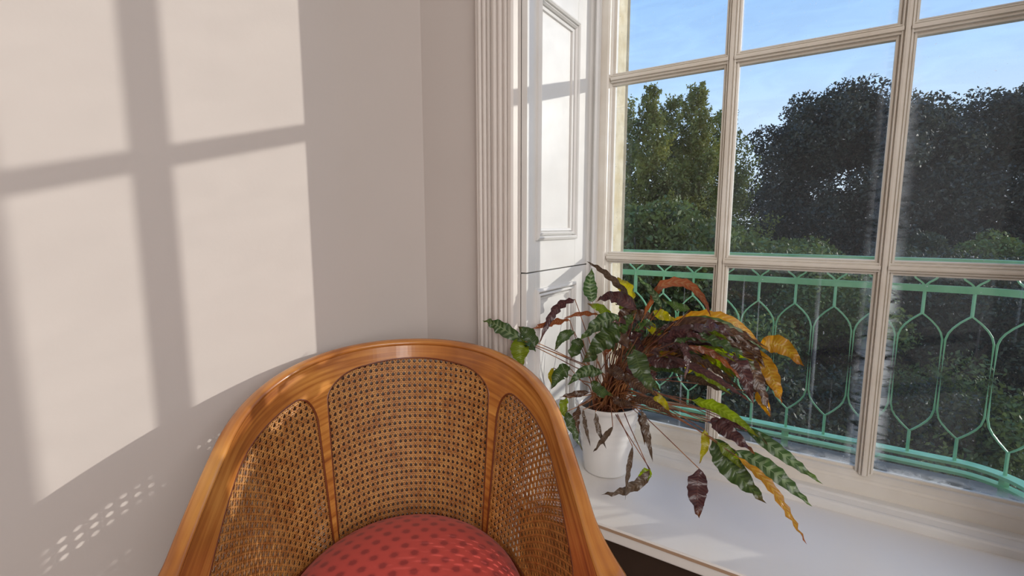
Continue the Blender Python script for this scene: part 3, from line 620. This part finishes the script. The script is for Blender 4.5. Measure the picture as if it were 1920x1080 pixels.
LV = [
 ([(984, 640), (945, 618), (925, 607), (905, 601)], 26, 's', .93, .90, .3), ([(972, 634), (975, 660), (978, 688)], 36, 'v', .93, .92, .1), ([(1003, 650), (990, 628), (972, 612)], 32, 'g', .95, .93, -.2), ([(980, 630), (995, 645), (1004, 660)], 24, 'g', .95, .95, .2),
 ([(1192, 572), (1160, 535), (1128, 507), (1100, 490)], 13, 'b', 1.15, 1.12, .6), ([(1111, 566), (1106, 535), (1110, 502)], 27, 's', 1.26, 1.27, 0.), ([(1186, 562), (1172, 540), (1157, 520)], 28, 'y', 1.22, 1.24, .2), ([(1240, 576), (1222, 546), (1192, 515)], 12, 's', 1.12, 1.15, .4),
 ([(1078, 561), (1050, 573), (1030, 600), (1010, 646)], 17, 'p', 1.10, 1.0, .5), ([(1068, 600), (1030, 606), (994, 618)], 13, 'r', 1.08, 1.0, .5), ([(1122, 590), (1090, 588), (1056, 597)], 9, 'r', 1.15, 1.08, .5), ([(1146, 592), (1125, 578), (1101, 569)], 17, 'v', 1.15, 1.15, .2),
 ([(1194, 580), (1165, 561), (1140, 556), (1117, 566)], 24, 'p', 1.12, 1.14, .3), ([(1130, 645), (1165, 612), (1194, 581)], 28, 'g', 1.10, 1.12, .2), ([(1162, 596), (1125, 605), (1087, 638)], 30, 's', 1.08, 1.06, -.1), ([(1165, 614), (1130, 640), (1096, 672)], 38, 'g', 1.05, 1.03, .2),
 ([(1077, 622), (1055, 632), (1040, 657)], 20, 'g', 1.08, 1.03, .1), ([(1089, 635), (1078, 655), (1068, 676)], 24, 'g', 1.1, 1.06, .4), ([(1130, 699), (1095, 697), (1064, 722)], 22, 's', 1.03, 1.0, .1), ([(1070, 692), (1050, 700), (1033, 730)], 27, 'g', 1.05, 1.0, .3),
 ([(1038, 690), (1034, 705), (1036, 728)], 13, 'y', 1.05, 1.02, .3), ([(1120, 667), (1106, 670), (1090, 680)], 18, 'g', 1.06, 1.05, 0.), ([(1145, 640), (1137, 652), (1134, 668)], 22, 'r', 1.15, 1.12, .2), ([(1188, 655), (1200, 690), (1226, 738)], 38, 'g', .99, .95, .1),
 ([(1160, 622), (1170, 638), (1183, 655)], 22, 'k', 1.08, 1.06, .1), ([(1135, 610), (1150, 635), (1152, 665)], 20, 'g', 1.14, 1.12, .4),
 ([(1208, 592), (1238, 537), (1285, 531), (1318, 560), (1333, 594)], 17, 'r', 1.15, 1.10, .35), ([(1294, 580), (1268, 574), (1240, 560)], 15, 'g', 1.15, 1.15, .3), ([(1225, 583), (1245, 592), (1270, 602)], 19, 'y', 1.18, 1.22, 0.), ([(1210, 604), (1222, 616), (1228, 632)], 17, 'y', 1.24, 1.25, .2),
 ([(1246, 612), (1305, 592), (1360, 598), (1400, 622), (1428, 650)], 20, 'o', 1.16, 1.20, .3), ([(1230, 622), (1290, 602), (1345, 605), (1390, 625), (1430, 655)], 17, 's', 1.14, 1.17, .2), ([(1240, 618), (1300, 606), (1360, 618), (1413, 652)], 24, 'k', 1.12, 1.15, .2), ([(1238, 630), (1290, 612), (1350, 628), (1400, 665)], 26, 'k', 1.10, 1.12, .2),
 ([(1230, 640), (1285, 622), (1340, 645), (1372, 692)], 28, 'p', 1.08, 1.10, .2), ([(1424, 646), (1465, 648), (1508, 687)], 31, 'o', 1.20, 1.22, .0), ([(1420, 655), (1440, 690), (1455, 725), (1466, 757)], 25, 'o', 1.18, 1.14, .1), ([(1355, 640), (1390, 690), (1413, 758)], 30, 'p', 1.12, 1.08, .2),
 ([(1385, 650), (1415, 700), (1446, 782)], 25, 'k', 1.14, 1.10, .2), ([(1418, 735), (1432, 755), (1444, 782)], 18, 'o', 1.13, 1.10, 0.), ([(1330, 625), (1375, 655), (1402, 700), (1425, 745)], 26, 'k', 1.16, 1.13, .3), ([(1350, 615), (1400, 640), (1435, 690)], 24, 'k', 1.18, 1.16, .2),
 ([(1220, 677), (1250, 665), (1281, 655)], 19, 'v', 1.15, 1.17, 0.), ([(1205, 672), (1245, 680), (1287, 688)], 22, 'p', 1.08, 1.08, .2), ([(1262, 632), (1284, 655), (1289, 685), (1283, 716)], 12, 'p', 1.04, 1.0, .3), ([(1215, 690), (1255, 690), (1290, 705)], 16, 'g', 1.1, 1.08, .3),
 ([(1285, 682), (1325, 705), (1372, 740)], 16, 'v', 1.12, 1.10, .4), ([(1278, 705), (1320, 716), (1368, 740)], 12, 'b', 1.15, 1.12, .4), ([(1345, 662), (1365, 672), (1382, 692)], 20, 'g', 1.2, 1.2, .1), ([(1285, 670), (1292, 690), (1290, 700)], 16, 'y', 1.24, 1.24, 0.),
 ([(1311, 879), (1307, 925), (1311, 972)], 33, 'p', 1.07, 1.05, .0), ([(1321, 806), (1322, 835), (1311, 870)], 14, 'y', 1.12, 1.10, .1), ([(1296, 750), (1340, 762), (1385, 790), (1423, 820)], 21, 'v', 1.18, 1.15, .2), ([(1332, 790), (1370, 812), (1416, 852)], 24, 'p', 1.14, 1.10, .2),
 ([(1336, 822), (1375, 880), (1437, 944)], 42, 'g', 1.12, 1.08, .1), ([(1345, 828), (1370, 852), (1392, 880)], 18, 'v', 1.11, 1.10, .2), ([(1380, 845), (1450, 885), (1523, 950)], 28, 's', 1.14, 1.12, .1), ([(1398, 800), (1465, 850), (1543, 908)], 22, 's', 1.19, 1.17, .1),
 ([(1385, 858), (1440, 905), (1480, 965), (1513, 1021)], 13, 'o', 1.10, 1.06, .6), ([(1325, 790), (1360, 792), (1404, 808)], 14, 'p', 1.16, 1.14, .3), ([(1218, 882), (1200, 905), (1165, 922), (1127, 928)], 17, 'b', 1.08, 1.03, .4), ([(1219, 880), (1208, 892), (1185, 912)], 19, 'v', 1.08, 1.07, .1),
 ([(1186, 837), (1178, 885), (1172, 938)], 9, 'b', 1.06, 1.04, .3), ([(1203, 768), (1212, 810), (1224, 866)], 14, 'b', 1.08, 1.08, .3), ([(1196, 775), (1205, 800), (1209, 835)], 10, 'k', 1.08, 1.08, .3), ([(1093, 768), (1098, 800), (1107, 837)], 8, 'b', 1.07, 1.07, .3),
 ([(1116, 772), (1122, 805), (1137, 842)], 10, 'b', 1.06, 1.05, .3), ([(1149, 800), (1130, 825), (1112, 848)], 10, 'b', 1.05, 1.04, .3), ([(1062, 772), (1072, 800), (1092, 846)], 17, 'g', 1.03, 1.03, .3), ([(1062, 745), (1056, 765), (1070, 795)], 16, 'v', 1.05, 1.04, .3), ([(1085, 760), (1080, 790), (1086, 815)], 14, 'k', 1.06, 1.06, .3),
 ([(1140, 690), (1158, 700), (1177, 722)], 22, 'k', 1.08, 1.05, .2), ([(1170, 700), (1200, 725), (1235, 742)], 20, 'k', 1.07, 1.05, .3), ([(1225, 745), (1240, 752), (1256, 772)], 18, 'y', 1.12, 1.12, .2), ([(1105, 735), (1075, 740), (1048, 745)], 12, 'k', 1.1, 1.05, .3), ([(1180, 745), (1220, 755), (1262, 780)], 16, 'k', 1.1, 1.08, .3),
 ([(1400, 808), (1420, 815), (1440, 835)], 12, 'g', 1.18, 1.17, .1), ([(1200, 640), (1240, 640), (1275, 632)], 22, 'k', 1.15, 1.14, .2), ([(1180, 600), (1205, 590), (1232, 600)], 20, 'k', 1.2, 1.2, .2), ([(1195, 705), (1215, 712), (1240, 735)], 20, 'g', 1.03, 1.01, .3), ([(1110, 715), (1128, 735), (1150, 742)], 20, 'g', 1.05, 1.03, .3), ([(1150, 745), (1165, 755), (1195, 757)], 16, 'k', 1.08, 1.06, .2)]
for q in LV: add_leaf(q[0], q[1], q[2], q[3], q[4], q[5])
for i in range(46):    # the dense bundle of narrow wavy leaves arching to the right
    f = random.random(); x0 = random.uniform(1215, 1300); y0 = random.uniform(615, 665); x1 = x0+random.uniform(80, 170); dr = random.uniform(-.1, .55)
    y1 = y0+(x1-x0)*dr+max(0, x1-1370)*.6
    add_leaf([(x0, y0), ((x0+x1)/2, (y0+y1)/2-random.uniform(8, 20)), (x1, y1)], random.uniform(9, 17), random.choice('kkkppgvkobykgr'), random.uniform(1.02, 1.2), random.uniform(1.02, 1.24), wave=1.5)
for i in range(12):
    x0 = random.uniform(1120, 1200); y0 = random.uniform(600, 690); an = random.uniform(0, 6.28); l = random.uniform(35, 65)
    add_leaf([(x0, y0), (x0+l*.5*math.cos(an), y0+l*.5*math.sin(an)-6), (x0+l*math.cos(an), y0+l*math.sin(an)*.7)], random.uniform(15, 24), random.choice('kgpgkv'), random.uniform(1.06, 1.2), random.uniform(1.04, 1.22), wave=1.4)
for i in range(46):    # bare leaf stalks that crowd the middle of the clump
    a = random.uniform(0, 6.28); st = root+np.array([math.cos(a), math.sin(a), 0])*random.uniform(0, .045)
    x, y = (random.uniform(1165, 1300), random.uniform(590, 665)) if i < 26 else ((random.uniform(1070, 1180), random.uniform(600, 700)) if i < 36 else (random.uniform(1280, 1350), random.uniform(760, 800)))
    b = pix(x, y, random.uniform(1.06, 1.22)); lift = .02
    Q = bez([st, st*.6+b*.4+np.array([0, 0, lift]), b], 10); V, F = sweep(Q, .0014, 5, False, np.linspace(1.3, .7, 10)); mesh('petiole', V, F, MSTEM, plant, smooth=True)
fl = add_leaf
_a, _b2 = pix(1093, 898, 1.02), pix(1104, 908, 1.0); _n = 7; V = []
for i in range(_n):
    f = i/(_n-1); p = _a*(1-f)+_b2*f; w_ = .005*math.sin(math.pi*f)+.0004
    for j in (-1, 0, 1): V.append((p[0]+j*w_, p[1]+j*w_*.4, CH-.6688+.0035*abs(j)*math.sin(math.pi*f)+.003*f))
tag(mesh('fallen_leaf', V, [(i*3+j, i*3+j+1, i*3+j+4, i*3+j+3) for i in range(_n-1) for j in range(2)], LM['b'], uv=[((k % 3)-1, k/21) for k in range(len(V))]), 'tiny shrivelled brown leaf lying at the foot of the white pot', 'leaf')
# ------------------------------------------------------------ garden
def quads_cloud(C, S, N=None):
    n = len(C); a = rng.normal(size=(n, 3)); a /= np.linalg.norm(a, axis=1)[:, None]; b = rng.normal(size=(n, 3)); b -= (a*b).sum(1)[:, None]*a; b /= np.linalg.norm(b, axis=1)[:, None]
    S = S[:, None]; V = np.stack([C-a*S, C+b*S*.5, C+a*S, C-b*S*.5], 1).reshape(-1, 3); F = np.arange(4*n).reshape(n, 4); return V, F
def crown_oak(c, R, nb, nl, rb, s):
    c = np.array(c); R = np.array(R); d = rng.normal(size=(nb, 3)); d /= np.linalg.norm(d, axis=1)[:, None]; d[:, 2] = np.where(d[:, 2] < -.62, -d[:, 2], d[:, 2])
    B = c+d*R*rng.uniform(.5, 1.0, (nb, 1)); k = rng.integers(0, nb, nl); q = rng.normal(size=(nl, 3)); q /= np.linalg.norm(q, axis=1)[:, None]
    C = B[k]+q*rb*rng.uniform(.55, 1.08, (nl, 1))*np.array([1, 1, .8]); return quads_cloud(C, rng.uniform(.6, 1.3, nl)*s)
def crown_spire(base, h, r, nb, nl, s):
    """conifer: ragged upswept sprays round one leader"""
    base = np.array(base, float); t = rng.uniform(.05, 1, nb)**.75; an = rng.uniform(0, 2*np.pi, nb)
    ln = r*((1-t)**.75+.09)*rng.uniform(.2, 1.7, nb); k = rng.choice(nb, nl, p=ln**1.25/(ln**1.25).sum()); q = rng.uniform(.1, 1, nl)**.6
    rr = q*ln[k]; jit = rng.normal(size=(nl, 3))*(.035+.10*ln[k]*(1.15-q))[:, None]
    C = np.stack([base[0]+rr*np.cos(an[k]), base[1]+rr*np.sin(an[k]), base[2]+h*t[k]*.985+rr*1.0*q], 1)+jit
    lead = rng.uniform(0, 1, nl//25); L = np.stack([base[0]+rng.normal(0, .07, len(lead)), base[1]+rng.normal(0, .07, len(lead)), base[2]+h*(.94+.06*lead)], 1)
    return quads_cloud(C, rng.uniform(.6, 1.3, len(C))*s)
ZG = CH-7.0
gx0 = mesh('lawn', [(-60, 4, ZG), (90, 4, ZG), (90, 120, ZG+1), (-60, 120, ZG+1)], [(0, 1, 2, 3)], MLAWN, kind='structure')
def at(px, Y): return (px-960)/912*Y
def tree(name, px, Y, label, group, mt, crown, trunk_r, ctop, limbs=5, spread=2.5):
    x = at(px, Y); o = thing(name, (x, Y, ZG), label, 'tree', group)
    V, F = crown(x, Y); mesh('foliage', V, F, mt, o, kind='stuff')
    parts = [sweep([(x, Y, ZG-.1), (x+.1, Y, ZG+2), (x, Y, ctop)], trunk_r, 8, True, [1.2, 1, .7])]
    for k in range(limbs):
        a = k*2*math.pi/limbs+.4; parts.append(sweep([(x, Y, ctop-.5), (x+spread*.4*math.cos(a), Y+spread*.4*math.sin(a), ctop+1.0), (x+spread*math.cos(a), Y+spread*math.sin(a), ctop+2.8)], trunk_r*.5, 6, True, [1, .7, .3]))
        for s in (-.5, .5): parts.append(sweep([(x+spread*.4*math.cos(a), Y+spread*.4*math.sin(a), ctop+1.0), (x+spread*1.1*math.cos(a+s), Y+spread*1.1*math.sin(a+s), ctop+2.2)], trunk_r*.25, 5, True, [1, .4]))
    V, F = join(parts); mesh('trunk', V, F, MBRK, o, smooth=True); return o
g1 = 'round evergreen oaks across the garden'; g2 = 'dark ragged conifers across the garden'
tree('evergreen_oak', 1585, 24, 'broad round dark evergreen oak behind the middle column of panes', g1, MOAK, lambda x, Y: crown_oak((x, Y, CH+1.35), (5.1, 4.2, 4.9), 230, 130000, .95, .095), .34, CH-1.9, 6, 3.2)
tree('evergreen_oak', 1860, 25, 'round dark evergreen oak behind the right-hand panes', g1, MOAK, lambda x, Y: crown_oak((x, Y, CH+1.4), (5.0, 4.2, 4.9), 200, 110000, 1.0, .098), .32, CH-1.9, 6, 3.0)
tree('evergreen_oak', 2160, 25, 'round dark evergreen oak at the far right edge of the window', g1, MOAK, lambda x, Y: crown_oak((x, Y, CH+1.4), (5, 4.2, 4.8), 110, 32000, 1.1, .14), .32, CH-1.6, 6, 3.0)
for px, Y, h, r_, lb, n_ in ((1212, 17, 11.7, 1.05, 'sunlit yellow-green conifer nearest the left sash frame', 26000), (1297, 17.8, 11.95, 1.25, 'tall dark spiry conifer in the middle of the left column of panes', 34000), (1253, 19.5, 12.0, 1.3, 'darker conifer between the two tallest spires', 26000), (1343, 20, 11.6, 1.5, 'conifer just left of the left glazing bar, behind the spiry one', 28000), (1168, 20, 12.0, 1.4, 'conifer partly hidden by the left sash frame', 22000)):
    tree('conifer', px, Y, lb, g2, MYEW, lambda x, Y: crown_spire((x, Y, ZG), h, r_*1.25, 420, int(n_*1.6), .062), .18, CH-1, 0)
hd = thing('hedge', (at(1550, 42), 42, ZG), 'long low dark hedge far beyond the oaks', 'hedge')
V, F = quads_cloud(np.stack([rng.uniform(at(1050, 42), at(2400, 42), 30000), 42+rng.uniform(-1, 1, 30000), CH+rng.uniform(-1, 1, 30000)**3*.9-1.2+rng.uniform(-2.8, .9, 30000)], 1), rng.uniform(.15, .35, 30000)); mesh('foliage', V, F, MSHD, hd, kind='stuff')
g3 = 'leafy shrubs below the balcony'
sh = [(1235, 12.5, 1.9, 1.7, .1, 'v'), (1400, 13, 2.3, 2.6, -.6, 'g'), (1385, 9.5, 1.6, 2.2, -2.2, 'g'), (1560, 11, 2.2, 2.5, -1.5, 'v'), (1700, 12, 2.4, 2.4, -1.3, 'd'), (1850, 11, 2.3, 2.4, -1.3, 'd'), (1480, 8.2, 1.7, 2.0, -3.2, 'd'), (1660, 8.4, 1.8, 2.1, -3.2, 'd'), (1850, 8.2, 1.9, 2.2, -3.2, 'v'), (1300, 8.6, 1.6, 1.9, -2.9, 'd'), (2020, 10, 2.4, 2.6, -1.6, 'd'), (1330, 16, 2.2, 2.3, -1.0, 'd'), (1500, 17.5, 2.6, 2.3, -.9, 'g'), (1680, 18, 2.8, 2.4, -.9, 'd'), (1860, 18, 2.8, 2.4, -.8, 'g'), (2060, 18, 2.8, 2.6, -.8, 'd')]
desc = {'v': 'bright-leaved shrub', 'g': 'mid-green shrub', 'd': 'dark-leaved shrub'}
where = ['below the left column of panes', 'low behind the left glazing bar', 'close below the balcony left of centre', 'in the sun behind the middle railing hexagons', 'behind the railing right of the right glazing bar', 'behind the railing at the lower right pane', 'deep below the middle of the balcony', 'deep below the right glazing bar', 'deep below the lower right pane', 'deep below the lower left pane', 'past the right edge of the view', 'at the foot of the spiry conifer', 'under the left side of the broad oak', 'under the right side of the broad oak', 'under the right-hand oak', 'at the far right under the last oak']
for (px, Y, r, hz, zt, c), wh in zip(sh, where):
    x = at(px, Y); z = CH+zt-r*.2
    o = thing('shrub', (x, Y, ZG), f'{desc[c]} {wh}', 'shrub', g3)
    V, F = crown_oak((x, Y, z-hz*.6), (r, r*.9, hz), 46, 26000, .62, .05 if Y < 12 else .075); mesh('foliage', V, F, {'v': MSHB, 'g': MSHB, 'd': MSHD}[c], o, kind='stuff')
    parts = [sweep([(x, Y, ZG-.1), (x+.2*math.cos(k*2), Y+.2*math.sin(k*2), ZG+1.5), (x+r*.7*math.cos(k*2), Y+r*.7*math.sin(k*2), z)], .06, 6, True, [1, .8, .3]) for k in range(4)]
    V, F = join(parts); mesh('stem', V, F, MBRK, o, smooth=True)
